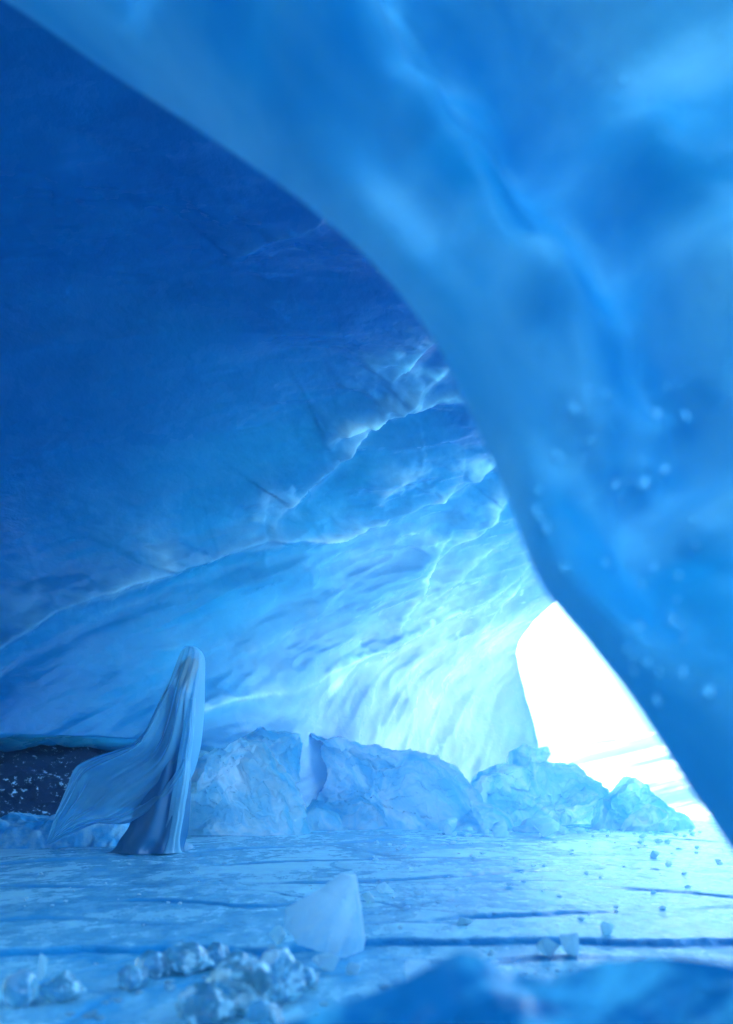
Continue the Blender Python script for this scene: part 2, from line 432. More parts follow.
        frost[idx] += fr * win * np.where(sd > 0, 0.75 * np.exp(-np.maximum(sd, 0) / (1.6 * thick)) + 0.55 * np.exp(-np.maximum(sd, 0) / 0.30) * pat[idx], np.exp(sd / 0.02) * (sd <= 0)) * (0.30 + 0.70 * gap[idx] * (0.4 + 0.6 * pat[idx]))
    # thin branching threads of white bubbles near the mouth
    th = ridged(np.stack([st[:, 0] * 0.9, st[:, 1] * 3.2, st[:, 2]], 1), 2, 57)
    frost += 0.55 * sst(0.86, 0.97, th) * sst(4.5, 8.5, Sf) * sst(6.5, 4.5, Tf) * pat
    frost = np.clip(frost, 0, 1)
    z = z + sst(1.5, 0.3, T) * 0.16 * fbm(np.stack([Sf * 3.0, 0 * Sf, 0 * Sf], 1), 5, 151).reshape(n.shape)
    n2 = n + (disp.reshape(n.shape)) * nn; z2 = z + disp.reshape(n.shape) * nz
    v = pos(n2, z2, S2)
    # the broken end turns back out of sight: thickness of the wall
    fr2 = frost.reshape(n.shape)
    # far left end of the cave closes
    cap = v[0].mean(0); cap[2] = 1.5
    v = np.concatenate([(cap + (v[0] - cap) * 0.02 - [2.0, 1.5, 0])[None], (cap + (v[0] - cap) * 0.6 - [1.5, 1.1, 0])[None], v], 0)
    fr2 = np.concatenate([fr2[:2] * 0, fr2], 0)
    S2 = np.concatenate([S2[:2] * 0 - 13, S2], 0)
    last = v[-1]; extra = []
    for kk, (du, db) in enumerate([(0.06, -0.12), (0.08, -0.5), (-0.2, -1.6)]):
        e = last.copy(); e[:, 0] += U[0] * du + NRM[0] * db * nn[-1]; e[:, 1] += U[1] * du + NRM[1] * db * nn[-1]; e[:, 2] += db * nz[-1]
        extra.append(e)
    v = np.concatenate([v, np.array(extra)], 0)
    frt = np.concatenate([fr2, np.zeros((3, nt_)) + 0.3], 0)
    fc = grid_faces(len(v), nt_)
    vv = v.reshape(-1, 3); S3 = np.concatenate([S2, S2[-1:], S2[-1:], S2[-1:]], 0).ravel()
    nq = np.broadcast_to(pn, (len(v), nt_)).ravel()
    cen = vv[fc].mean(1); sc_ = S3[fc].max(1); nc = nq[fc].mean(1)
    wav = 0.5 * np.sin(cen[:, 1] * 1.7) + 0.3 * np.sin(cen[:, 0] * 3.1)
    side = (nc > 7.5) & (sc_ > SIDE_S + wav)                 # the mouth: open towards the right
    hole = np.linalg.norm((cen - HOLE) / HOLE_R, axis=1) < 1 + 0.1 * wav   # unseen skylight added behind the viewpoint to light the arch
    rear = np.linalg.norm((cen - REAR) / REAR_R, axis=1) < 1 + 0.1 * wav   # second unseen opening, added to throw light on the arch face
    fc = fc[~(side | hole | rear)]
    dd = np.concatenate([np.zeros((2, nt_)), disp.reshape(n.shape), np.zeros((3, nt_))], 0).ravel()
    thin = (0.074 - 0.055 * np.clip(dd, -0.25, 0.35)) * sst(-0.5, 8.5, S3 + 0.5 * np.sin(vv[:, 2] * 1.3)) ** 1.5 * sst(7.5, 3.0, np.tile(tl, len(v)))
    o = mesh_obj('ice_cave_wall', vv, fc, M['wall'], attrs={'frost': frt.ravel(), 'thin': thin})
    tag(o, 'blue glacier ice wall with diagonal ridges that curves up into the cave vault', 'ice wall')
build_wall()

# ------------------------------------------------------------------ near arch
EDGE = [(-420, -260), (-200, -118), (0, -2), (100, 66), (200, 131), (300, 200), (370, 261), (432, 337), (474, 420), (505, 492), (540, 582), (590, 646), (636, 706), (690, 790), (735, 856), (800, 960), (900, 1120), (1000, 1300)]
EDGED = [2.3, 2.0, 1.75, 1.65, 1.58, 1.50, 1.45, 1.40, 1.36, 1.34, 1.30, 1.28, 1.26, 1.25, 1.24, 1.22, 1.20, 1.2]

def build_arch():
    nu, nw = 420, 300
    e2 = catmull(EDGE, nu); ed = catmull([(d, 0) for d in EDGED], nu)[:, 0]
    E = np.array([P(a, b, d) for (a, b), d in zip(e2, ed)])
    tg = np.gradient(E, axis=0); tg[:, 1] = 0
    for _ in range(40):
        tg[1:-1] = (tg[:-2] + tg[1:-1] + tg[2:]) / 3
    tg /= np.linalg.norm(tg, axis=1)[:, None]
    outw = np.stack([tg[:, 2] * -1, tg[:, 0] * 0, tg[:, 0]], 1)      # up and to the right of the edge
    outw = np.stack([-tg[:, 2], 0 * tg[:, 0], tg[:, 0]], 1)
    w = np.concatenate([np.linspace(0, 1, nw - 60, endpoint=False) ** 1.35 * 1.1, np.linspace(1.1, 3.0, 60)])
    W = w[None, :]; u = np.linspace(0, 1, nu)[:, None]
    near = 0.16 * (1 - np.exp(-W / 0.05)) + 0.10 * W
    x = E[:, 0:1] + outw[:, 0:1] * W; zz = E[:, 2:3] + outw[:, 2:3] * W
    y = E[:, 1:2] - near
    p = np.stack([x, x * 0, zz], -1).reshape(-1, 3)
    # broad flutes roughly following the edge, then melt dimples
    Wb = np.broadcast_to(W, x.shape); ub = np.broadcast_to(u, x.shape)
    g1 = np.exp(-((Wb - 0.30 - 0.05 * np.sin(9 * ub)) / 0.10) ** 2)
    amp = sst(0.0, 0.12, Wb)
    rel = 0.30 * g1 * sst(0.66, 0.35, ub) + 0.05 * np.sin(Wb * 16 + 3 * ub) * sst(0.2, 0.5, Wb)
    rel = rel + 0.22 * fbm(p * [3.2, 1, 2.2] + [5, 0, 2], 3, 41).reshape(x.shape)
    rel = rel + 0.035 * fbm(p * 8, 3, 43).reshape(x.shape) * (0.3 + sst(0.4, 0.7, ub))
    y = y + rel * amp
    zwave = 0.012 * fbm(np.stack([u[:, 0] * 14, 0 * u[:, 0], 0 * u[:, 0]], 1), 3, 47)
    fr = np.stack([x, y, zz], -1)
    # back surface
    bw = np.array([0.02, 0.06, 0.14, 0.3, 0.7, 1.5, 3.0]); bth = np.array([0.035, 0.09, 0.17, 0.28, 0.45, 0.7, 0.9])
    bk = np.stack([E[:, 0:1] + outw[:, 0:1] * bw, E[:, 1:2] + bth + 0 * bw, E[:, 2:3] + outw[:, 2:3] * bw], -1)
    ring = np.concatenate([bk[:, ::-1], fr], 1)                     # from the back far side round the lip to the front
    nv = ring.shape[1]
    faces = grid_faces(nu, nv, True)
    ww = np.concatenate([bw[::-1], w]); pr = ring.reshape(-1, 3) * [1, 0, 1]
    ca, sa = math.cos(R(42)), math.sin(R(42))
    pl_ = np.stack([(pr[:, 0] * ca - pr[:, 2] * sa) * 1.5, pr[:, 1], (pr[:, 0] * sa + pr[:, 2] * ca) * 4.5], 1)
    thin = np.clip(np.tile(0.50 * np.exp(-(ww / 0.16) ** 2) + 0.25, nu) * (1 + 0.95 * fbm(pl_ + [0, 0, 4], 3, 143)), 0, 0.42)
    o = mesh_obj('ice_arch', ring.reshape(-1, 3), faces, M['arch'], attrs={'thin': thin})
    tag(o, 'huge smooth blue ice arch hanging close in front, framing the cave from the right', 'ice arch')
    # pale beads added as blurred glints here and there on the melted surface
    rs = np.random.RandomState(5)
    base, tri = ico()
    V, Fc = [], []
    spots = [(650, 640, 28, 16), (610, 520, 45, 14), (570, 560, 25, 8), (650, 110, 30, 8), (690, 700, 30, 8), (560, 480, 30, 6), (680, 540, 40, 6), (640, 640, 12, 14), (600, 500, 14, 14), (585, 420, 25, 10), (670, 430, 25, 10), (655, 690, 14, 8)]
    fpx = CX + F * fr[..., 0] / fr[..., 1]; fpy = HZ - F * (fr[..., 2] - CAMH) / fr[..., 1]
    for sx, sy, sp, k in spots:
        for _ in range(k):
            a, c = rs.normal(sx, sp), rs.normal(sy, sp)
            dd = (fpx - a) ** 2 + (fpy - c) ** 2
            j = np.unravel_index(np.argmin(dd), dd.shape)
            if dd[j] > 60 or rs.rand() < 0.35: continue
            r = 0.0022 * math.exp(rs.uniform(0, 1.5))
            Fc.append(tri + sum(len(q) for q in V)); V.append(fr[j] + base * r * rs.uniform(0.6, 1.4, 3) * [1, 0.3, 1])
    rm = mesh_obj('glint_beads', np.concatenate(V), np.concatenate(Fc), M['rime'], o)
    rm['kind'] = 'stuff'
    return o
def ico():
    bm = bmesh.new(); bmesh.ops.create_icosphere(bm, subdivisions=2, radius=1)
    v = np.array([q.co[:] for q in bm.verts]); f = np.array([[q.index for q in g.verts] for g in bm.faces]); bm.free()
    return v, f
build_arch()

# ------------------------------------------------------------------ near ridge at the bottom
def build_ridge():
    xs = np.linspace(-0.55, 1.5, 420); ys = np.linspace(0.62, 1.75, 240)
    X, Y = np.meshgrid(xs, ys, indexing='ij')
    crest_px = np.array([(-200, 1075), (150, 1050), (250, 1022), (330, 1002), (400, 986), (440, 968), (462, 958), (485, 962), (520, 986), (560, 986), (620, 964), (680, 960), (735, 966), (820, 960), (1100, 940), (1700, 900)], float)
    yc = 1.05
    cx = (crest_px[:, 0] - CX) / F * yc; cz = CAMH + (HZ - crest_px[:, 1]) / F * yc
    zc = np.interp(X, cx, cz)
    d = Y - yc - 0.06 * np.sin(X * 7)
    zs = np.interp(X, cx, np.convolve(np.pad(np.interp(np.linspace(cx[0], cx[-1], 400), cx, cz), 30, 'edge'), np.ones(61) / 61, 'valid')[np.searchsorted(np.linspace(cx[0], cx[-1], 400), cx).clip(0, 399)])
    zc = zs - 0.01 + (zc - zs + 0.01) * np.exp(-np.abs(d) / 0.05)
    Z = zc - np.where(d > 0, d * 0.75, 0) - np.where(d < 0, -d * 0.30, 0)
    p = np.stack([X.ravel(), Y.ravel(), 0 * X.ravel()], 1)
    Z = Z + (0.045 * fbm(p * 7, 4, 61) + 0.012 * fbm(p * 26, 3, 62)).reshape(X.shape) * np.clip(np.abs(d) * 8, 0.15, 1)
    Z = np.maximum(Z, -0.1 + 0 * Z)
    edge = np.minimum.reduce([sst(-0.55, -0.35, X), sst(1.5, 1.3, X), sst(1.75, 1.6, Y)])
    Z = Z * edge - 0.1 * (1 - edge)
    o = mesh_obj('ice_ridge', np.stack([X, Y, Z], -1).reshape(-1, 3), grid_faces(*X.shape), M['dark'])
    tag(o, 'low rounded ridge of dark blue ice along the bottom right edge of the view', 'ice ridge')
build_ridge()

# ------------------------------------------------------------------ floor
CRACKS = [   # picture polyline, rise behind it, decay, groove depth
    ([(-250, 962), (0, 952), (100, 946), (200, 945), (270, 948), (330, 942), (370, 939), (470, 940), (560, 937), (640, 939), (735, 938), (950, 937)], 0.022, 6.0, 0.012),
    ([(-120, 890), (0, 887), (90, 886), (150, 885), (217, 883), (283, 882), (363, 880), (445, 876), (575, 867)], 0.009, 0.7, 0.015),
    ([(363, 890), (470, 888), (550, 889), (600, 903), (640, 910), (735, 905), (900, 900)], 0.007, 0.5, 0.015),
    ([(400, 923), (428, 920), (500, 916), (555, 914), (646, 909)], 0.012, 0.3, 0.015),
    ([(560, 880), (615, 887), (680, 892), (735, 898), (850, 905)], 0.007, 0.5, 0.012),
    ([(330, 842), (363, 849), (410, 864), (445, 876)], 0.006, 0.5, 0.02),
    ([(590, 858), (640, 868), (735, 880)], 0.014, 0.6, 0.015),
    ([(-60, 925), (40, 918), (130, 921), (210, 925)], 0.008, 0.3, 0.01),
    ([(60, 905), (150, 900), (250, 905), (330, 900)], 0.006, 0.4, 0.01),
    ([(420, 832), (480, 836), (540, 838), (600, 835), (680, 840), (760, 846)], 0.02, 0.9, 0.03),
    ([(-60, 868), (60, 860), (180, 853), (300, 846), (420, 838)], 0.02, 1.2, 0.02),
    ([(450, 848), (490, 851), (530, 855)], 0.004, 0.6, 0.015),
    ([(200, 866), (330, 860), (420, 858), (520, 862)], 0.005, 0.6, 0.012),
    ([(640, 845), (690, 852), (760, 858)], 0.012, 0.6, 0.02),
    ([(380, 954), (470, 957), (560, 950), (735, 955)], 0.006, 0.2, 0.008),
]
def floor_height(X, Y):
    sh = X.shape
    p = np.stack([X.ravel(), Y.ravel(), 0 * X.ravel()], 1)
    z = (0.010 * fbm(p * [0.7, 1.1, 1], 3, 81) + 0.004 * fbm(p * [4, 6, 1], 4, 82) + 0.0022 * fbm(p * [18, 24, 1], 3, 83)).reshape(sh)
    clear = np.zeros(sh)
    wob = (0.10 * fbm(p * [1.3, 1, 1] + 3, 4, 84)).reshape(sh)
    wob2 = (0.03 * fbm(p * [9, 9, 1] + 3, 3, 85)).reshape(sh)
    part = (fbm(p * [1.1, 0.8, 1] + 8, 2, 86)).reshape(sh)
    for i, (line, rise, dec, gr) in enumerate(CRACKS):
        g = np.array([G(a, b) for a, b in catmull(line, 60)])
        o = np.argsort(g[:, 0]); g = g[o]
        yc = np.interp(X, g[:, 0], g[:, 1])
        win = sst(g[0, 0] - 0.01, g[0, 0] + 0.35, X) * sst(g[-1, 0] + 0.01, g[-1, 0] - 0.35, X)
        d = Y - yc + wob * (0.5 + yc / 8) + wob2
        var = np.clip(0.7 + 0.9 * part * (1 if i % 2 else -1), 0.25, 1.3) if i else 1.0
        up = 1 / (1 + np.exp(-np.clip(d / (0.004 + 0.0012 * yc), -40, 40)))
        if i == 0: z = z + rise * (up - 1) * win
        else: z = z + rise * var * up * np.exp(-np.maximum(d, 0) / dec) * win
        wd = (0.012 + 0.0035 * yc) * (0.6 if i == 0 else 1)
        gv = np.exp(-(d / wd) ** 2) * win * (np.clip(var, 0, 1) if i else 1)
        z = z - gr * gv
        clear = np.maximum(clear, np.exp(-(np.where(d > 0, d, d * 0.5) / (wd * 1.2)) ** 2) * win * np.clip(var, 0, 1))
    # network of thin cracks dividing the sheet into plates
    for sc, sd_, wk in ((0.55, 7, 1.0), (1.5, 9, 0.55)):
        q = np.stack([X.ravel() * sc * 0.75 + 0.22 * fbm(p * [0.9, 0.9, 1], 3, 201), Y.ravel() * sc + 0.22 * fbm(p * [0.9, 0.9, 1] + 5, 3, 202)], 1)
        ip = np.floor(q).astype(np.int64); f1 = np.full(len(q), 9.0); f2 = np.full(len(q), 9.0)
        for i in (-1, 0, 1):
            for j in (-1, 0, 1):
                cx_, cy_ = ip[:, 0] + i, ip[:, 1] + j; zz0 = 0 * cx_
                dx = cx_ + 0.5 + 0.45 * _h(cx_, cy_, zz0, sd_) - q[:, 0]; dy = cy_ + 0.5 + 0.45 * _h(cx_, cy_, zz0, sd_ + 50) - q[:, 1]
                dd = np.hypot(dx, dy); m = dd < f1
                f2 = np.where(m, f1, np.minimum(f2, dd)); f1 = np.where(m, dd, f1)
        e = ((f2 - f1) / sc).reshape(sh); wd = 0.008 + 0.0030 * Y
        br = np.clip(0.2 + 1.6 * vn(p * [0.8, 0.8, 1] + sd_, 77).reshape(sh), 0, 1) * wk
        g = np.exp(-(e / wd) ** 2) * br
        z = z - 0.012 * g; clear = np.maximum(clear, g)
    return z, clear

def build_floor():
    ny, nx = 820, 620
    ys = 0.5 * (17 / 0.5) ** np.linspace(0, 1, ny); us = np.linspace(-0.75, 0.85, nx)
    Y, Uu = np.meshgrid(ys, us, indexing='ij'); X = Uu * (Y + 1.2)
    z, clear = floor_height(X, Y)
    o = mesh_obj('ice_floor', np.stack([X, Y, z], -1).reshape(-1, 3), grid_faces(ny, nx)[:, ::-1], M['floor'], attrs={'clear': clear.ravel()})
    tag(o, kind='structure')
    # the land outside and round the cave, out to the horizon
    r = np.concatenate([[0], np.geomspace(4, 150, 40)]); a = np.linspace(0, 2 * math.pi, 96, endpoint=False)
    Rr, Aa = np.meshgrid(r, a, indexing='ij')
    X, Y = Rr * np.cos(Aa), Rr * np.sin(Aa)
    p = np.stack([X.ravel() * 0.05, Y.ravel() * 0.05, 0 * X.ravel()], 1)
    Z = -0.16 + 0 * X
    o = mesh_obj('snow_ground', np.stack([X, Y, Z], -1).reshape(-1, 3), grid_faces(len(r), len(a), True), M['snow'])
    tag(o, kind='structure')
    # snow slope beyond the mouth
    xs = np.linspace(2, 75, 220); ys = np.linspace(22, 80, 160)
    X, Y = np.meshgrid(xs, ys, indexing='ij')
    lx = X - 0.20 * Y
    h = 10.0 * sst(-2, 36, lx) + 0.02 * (Y - 22) + 1.9 * sst(-5, 3, lx)
    p = np.stack([X.ravel(), Y.ravel(), 0 * X.ravel()], 1)
    h = h + (0.8 * fbm(p * [0.12, 0.08, 1], 4, 91) + 0.22 * fbm(p * [0.5, 0.4, 1], 4, 92)).reshape(X.shape) * sst(-4, 4, lx)
    h = h * sst(22, 27, Y) - 0.3
    o = mesh_obj('snow_slope', np.stack([X, Y, h], -1).reshape(-1, 3), grid_faces(*X.shape), M['snow'])
    tag(o, kind='structure')
build_floor()

def ground_z(x, y):
    z, _ = floor_height(np.array([[x]]), np.array([[y]]))
    return float(z[0, 0])

# ------------------------------------------------------------------ ice blocks
def outline_solid(name, outline, d, depth, mat, seed, jag=0.07, n=220, facet=0.7, rel=0.03):
    """a broken block with the given outline at its own distance, a faceted front and a real back"""
    rnd = np.random.RandomState(seed)
    o2 = np.array(outline + [outline[0]], float)
    seg = np.linalg.norm(np.diff(o2, axis=0), axis=1); L = np.concatenate([[0], np.cumsum(seg)])
    t = np.linspace(0, L[-1], n, endpoint=False)
    rx = np.interp(t, L, o2[:, 0]); rz = np.interp(t, L, o2[:, 1])
    W = np.array([P(a, b, d) for a, b in zip(rx, rz)])
    c = W.mean(0)
    sx, sz = np.ptp(W[:, 0]), np.ptp(W[:, 2])
    k = np.concatenate([np.linspace(0.01, 1, 44), [0.985, 0.95, 0.85, 0.6, 0.3, 0.01]])
    dy = np.concatenate([-0.42 * (1 - np.linspace(0, 1, 44) ** 5), [0.15, 0.3, 0.42, 0.48, 0.5, 0.5]])
    amt = np.concatenate([np.clip((1 - np.linspace(0, 1, 44)) * 6, 0.12, 1), [0.3, 0.5, 0.6, 0.6, 0.4, 0.2]])
    V = c + (W[None] - c) * k[:, None, None]
    V[..., 1] = d + (dy * depth)[:, None]
    f = V.reshape(-1, 3).copy(); am = np.repeat(amt, n)
    qx, qz = (f[:, 0] - c[0]) / sx, (f[:, 2] - c[2]) / sx
    # broken planes: lower and upper envelopes of random tilted planes meet in crisp edges
    def planes(m, tilt): 
        g = rnd.normal(0, tilt, (m, 2)); o = rnd.uniform(-0.10, 0.10, m)
        return qx[:, None] * g[None, :, 0] + qz[:, None] * g[None, :, 1] + o[None]
    env = 0.5 * planes(7, 0.9).max(1) + 0.5 * planes(6, 0.9).min(1) + 0.35 * planes(14, 2.0).max(1) - 0.35 * planes(14, 2.0).max(1)
    f[:, 1] += np.clip(env, -0.8, 0.8) * facet * sx * am
    f[:, 1] += (fbm(f * 2.5 + seed, 4, seed) * rel * 2 + ridged(f * [6, 3, 3] + seed, 3, seed + 5) * rel) * am
    jg = jag * min(1.0, sz)
    f[:, 0] += (fbm(f * 5 + 40, 2, seed + 1) + 0.6 * fbm(f * 16 + 40, 2, seed + 3)) * jg; f[:, 2] += (fbm(f * 5 + 80, 2, seed + 2) + 0.6 * fbm(f * 16 + 90, 2, seed + 4)) * jg
    faces = grid_faces(len(k), n, True)
    return mesh_obj(name, f, faces, mat)

def sharpen(o, angle=28):
    me = o.data
    bm = bmesh.new(); bm.from_mesh(me)
    bmesh.ops.recalc_face_normals(bm, faces=bm.faces)
    for e in bm.edges:
        if len(e.link_faces) == 2 and e.calc_face_angle(0) > R(angle): e.smooth = False
    bm.to_mesh(me); bm.free()

BLOCKS = [
    ('ice_block', [(176, 850), (183, 790), (196, 762), (216, 748), (238, 741), (262, 742), (280, 766), (296, 790), (306, 815), (308, 836), (250, 846)], 10.4, 1.5, 3, 'rounded blue ice block with a dark foot just right of the veiled figure'),
    ('ice_block', [(262, 835), (292, 758), (300, 737), (306, 734), (340, 740), (378, 746), (400, 752), (420, 750), (438, 756), (460, 772), (478, 790), (486, 838)], 12.2, 1.6, 7, 'largest broken ice block with a sharp left corner in the middle of the pile'),
    ('ice_block', [(470, 838), (474, 780), (484, 771), (505, 764), (530, 758), (556, 762), (576, 765), (586, 775), (604, 790), (622, 802), (632, 836)], 12.9, 1.4, 12, 'pale squarish ice block in the mouth of the cave carrying a small flat cap'),
    ('ice_block', [(508, 766), (510, 752), (516, 749), (524, 744), (534, 749), (546, 747), (549, 754), (545, 762), (536, 768)], 12.8, 0.45, 15, 'small flat cap of ice perched on top of the pale block in the cave mouth'),
    ('ice_block', [(590, 838), (606, 800), (624, 786), (633, 775), (642, 784), (658, 800), (690, 822), (700, 842)], 12.0, 1.0, 19, 'small pointed ice block at the right end of the pile'),
    ('ice_block', [(440, 838), (452, 812), (470, 800), (492, 805), (510, 820), (520, 838)], 11.6, 0.6, 23, 'low pale ice lump in front of the gap between the two largest blocks'),
    ('ice_block', [(622, 838), (630, 815), (648, 803), (664, 812), (672, 838)], 11.3, 0.5, 27, 'bright white ice lump in front of the small pointed block'),
    ('ice_block', [(286, 840), (294, 818), (316, 806), (338, 812), (352, 838)], 11.4, 0.5, 31, 'low dark blue wedge of ice leaning between the rounded block and the long one'),
    ('ice_block', [(186, 780), (200, 752), (228, 738), (262, 728), (300, 734), (300, 780), (240, 800)], 11.3, 0.8, 35, 'pale ledge of ice showing behind and above the rounded block'),
]
for nm, ol, d, dep, sd, lab in BLOCKS:
    o = outline_solid(nm, ol, d, dep, M['block'], sd)
    sharpen(o)
    tag(o, lab, 'ice block', 'fallen ice blocks along the back of the floor')

# ------------------------------------------------------------------ rock bank and mound at the left
def build_left():
    xs = np.linspace(-7.5, -2.35, 260); ts = np.linspace(0, 1, 120)
    X, T = np.meshgrid(xs, ts, indexing='ij')
    foot = 8.75 + 0.55 * (X + 3.6); 
    Y = foot + T * 1.7 + 0.0
    Z = -0.1 + 1.45 * sst(0, 0.95, T) 
    p = np.stack([X.ravel() * 1.6, Y.ravel() * 1.6, Z.ravel() * 4], 1)
    Z = Z + 0.10 * fbm(p, 5, 101).reshape(X.shape); Y = Y + 0.18 * fbm(p + 7, 5, 103).reshape(X.shape)
    b0 = np.stack([X[:, -1], Y[:, -1] + 0.6, 0 * X[:, -1] - 0.3], -1)[:, None]
    v = np.concatenate([np.stack([X, Y, Z], -1), b0], 1)
    o = mesh_obj('rock_bank', v.reshape(-1, 3), grid_faces(v.shape[0], v.shape[1]), M['rock'])
    tag(o, 'dark rock bank speckled with frost under the lip of the ice wall', 'rock bank')
    xs = np.linspace(-5.2, -2.0, 260); ys = np.linspace(7.6, 9.4, 140)
    X, Y = np.meshgrid(xs, ys, indexing='ij')
    yb = 8.1 + 0.25 * (X + 3.0)
    top = np.interp(X, [-5.2, -4.0, -3.2, -2.7, -2.35, -2.15, -2.0], [0.26, 0.25, 0.27, 0.30, 0.33, 0.16, 0.0])
    h = top * sst(yb - 0.15, yb + 0.22, Y) 
    p = np.stack([X.ravel() * 3, Y.ravel() * 3, 0 * X.ravel()], 1)
    h = h * (1 + 0.35 * fbm(p, 4, 105).reshape(X.shape)) + 0.05 * fbm(p * 3, 3, 106).reshape(X.shape) * (h > 0.02) - 0.035
    o = mesh_obj('rime_mound', np.stack([X, Y, h], -1).reshape(-1, 3), grid_faces(*X.shape), M['mound'])
    tag(o, 'low lumpy mound of blue white rime ice at the foot of the dark rock bank', 'ice mound')
build_left()

# ------------------------------------------------------------------ loose ice
def chunk_mesh(name, size, seed, pts=16, bev=0.06):
    rnd = random.Random(seed)
    bm = bmesh.new()
    for i in range(pts):
        v = Vector((rnd.gauss(0, 1), rnd.gauss(0, 1), rnd.gauss(0, 1))).normalized() * rnd.uniform(0.8, 1.05)
        bm.verts.new((v.x * size[0] / 2, v.y * size[1] / 2, v.z * size[2] / 2))
    r = bmesh.ops.convex_hull(bm, input=bm.verts)
    bmesh.ops.delete(bm, geom=[g for g in r['geom_interior'] if isinstance(g, bmesh.types.BMVert)], context='VERTS')
    bmesh.ops.dissolve_limit(bm, angle_limit=R(12), verts=bm.verts, edges=bm.edges)
    if bev:
        bmesh.ops.bevel(bm, geom=list(bm.edges), offset=bev * min(size), segments=2, affect='EDGES', clamp_overlap=True)
    zmin = min(v.co.z for v in bm.verts)
    for v in bm.verts: v.co.z -= zmin
    bmesh.ops.recalc_face_normals(bm, faces=bm.faces)
    me = bpy.data.meshes.new(name); bm.to_mesh(me); bm.free()
    for p in me.polygons: p.use_smooth = False
    return me

def lump_mesh(name, size, seed, amp=0.32):
    bm = bmesh.new(); bmesh.ops.create_icosphere(bm, subdivisions=5, radius=1)
    co = np.array([v.co[:] for v in bm.verts])
    rs = np.random.RandomState(seed); cuts = rs.normal(0, 1, (16, 3)); cuts /= np.linalg.norm(cuts, axis=1)[:, None]; hh = rs.uniform(0.62, 0.95, 16)
    r = np.minimum(1.0, (hh[None] / np.maximum(co @ cuts.T, 1e-3)).min(1))
    r = r * (1 + 0.22 * fbm(co * 1.5 + seed, 3, seed)) - 0.10 * np.abs(fbm(co * 3.2 + seed, 2, seed + 3)) + 0.05 * fbm(co * 7, 3, seed + 9)
    co = co * r[:, None] * np.array(size) / 2
    co[:, 2] -= co[:, 2].min() * 0.9
    for v, c in zip(bm.verts, co): v.co = c
    me = bpy.data.meshes.new(name); bm.to_mesh(me); bm.free()
    for p in me.polygons: p.use_smooth = True
    return me

def place(name, me, mat, x, y, rz=0, sink=0.01, z=None, tilt=0):
    if not me.materials: me.materials.append(mat)
    o = bpy.data.objects.new(name, me); C.objects.link(o)
    o.location = (x, y, (ground_z(x, y) if z is None else z) - sink); o.rotation_euler = (tilt, 0, rz)
    return o

# upright shard
def build_shard():
    ol = [(284, 928), (286, 908), (318, 890), (341, 873), (351, 875), (355, 892), (359, 918), (363, 951), (345, 957), (318, 951), (298, 945)]
    d = 3.08
    front = [P(a, b, d) for a, b in ol]
    rnd = random.Random(4)
    bm = bmesh.new()
    fv = [bm.verts.new(v + np.array([0, rnd.uniform(-0.006, 0.006), 0])) for v in front]
    cen = np.mean(front, 0)
    bv = [bm.verts.new(cen + (v - cen) * 0.9 + np.array([0.022, 0.095 + rnd.uniform(-0.01, 0.01), 0.006])) for v in front]
    n = len(fv)
    bm.faces.new(fv); bm.faces.new(bv[::-1])
    for i in range(n):
        bm.faces.new([fv[i], bv[i], bv[(i + 1) % n], fv[(i + 1) % n]])
    bmesh.ops.recalc_face_normals(bm, faces=bm.faces)
    bmesh.ops.bevel(bm, geom=list(bm.edges), offset=0.002, segments=1, affect='EDGES', clamp_overlap=True)
    bmesh.ops.triangulate(bm, faces=[f for f in bm.faces if len(f.verts) > 4])
    bmesh.ops.subdivide_edges(bm, edges=[e for e in bm.edges if e.calc_length() > 0.03], cuts=7, use_grid_fill=True)
    co = np.array([v.co[:] for v in bm.verts])
    no = fbm(co * 14, 3, 8) * 0.008 + fbm(co * 40, 3, 9) * 0.004
    nx = fbm(co * 34 + 9, 3, 10) * 0.004
    for v, k, kx in zip(bm.verts, no, nx):
        v.co.y += k - 0.03 * max(0, 1 - abs((v.co.x + 0.045) - 0.35 * (v.co.z - 0.12)) / 0.05); v.co.x += kx; v.co.z += kx * 0.7
    me = bpy.data.meshes.new('ice_shard'); bm.to_mesh(me); bm.free()
    for p in me.polygons: p.use_smooth = True
    me.materials.append(M['milky'])
    o = bpy.data.objects.new('ice_shard', me); C.objects.link(o); sharpen(o, 25)
    tag(o, 'tall milky ice shard with a slanted top standing upright on the floor', 'ice shard')
build_shard()

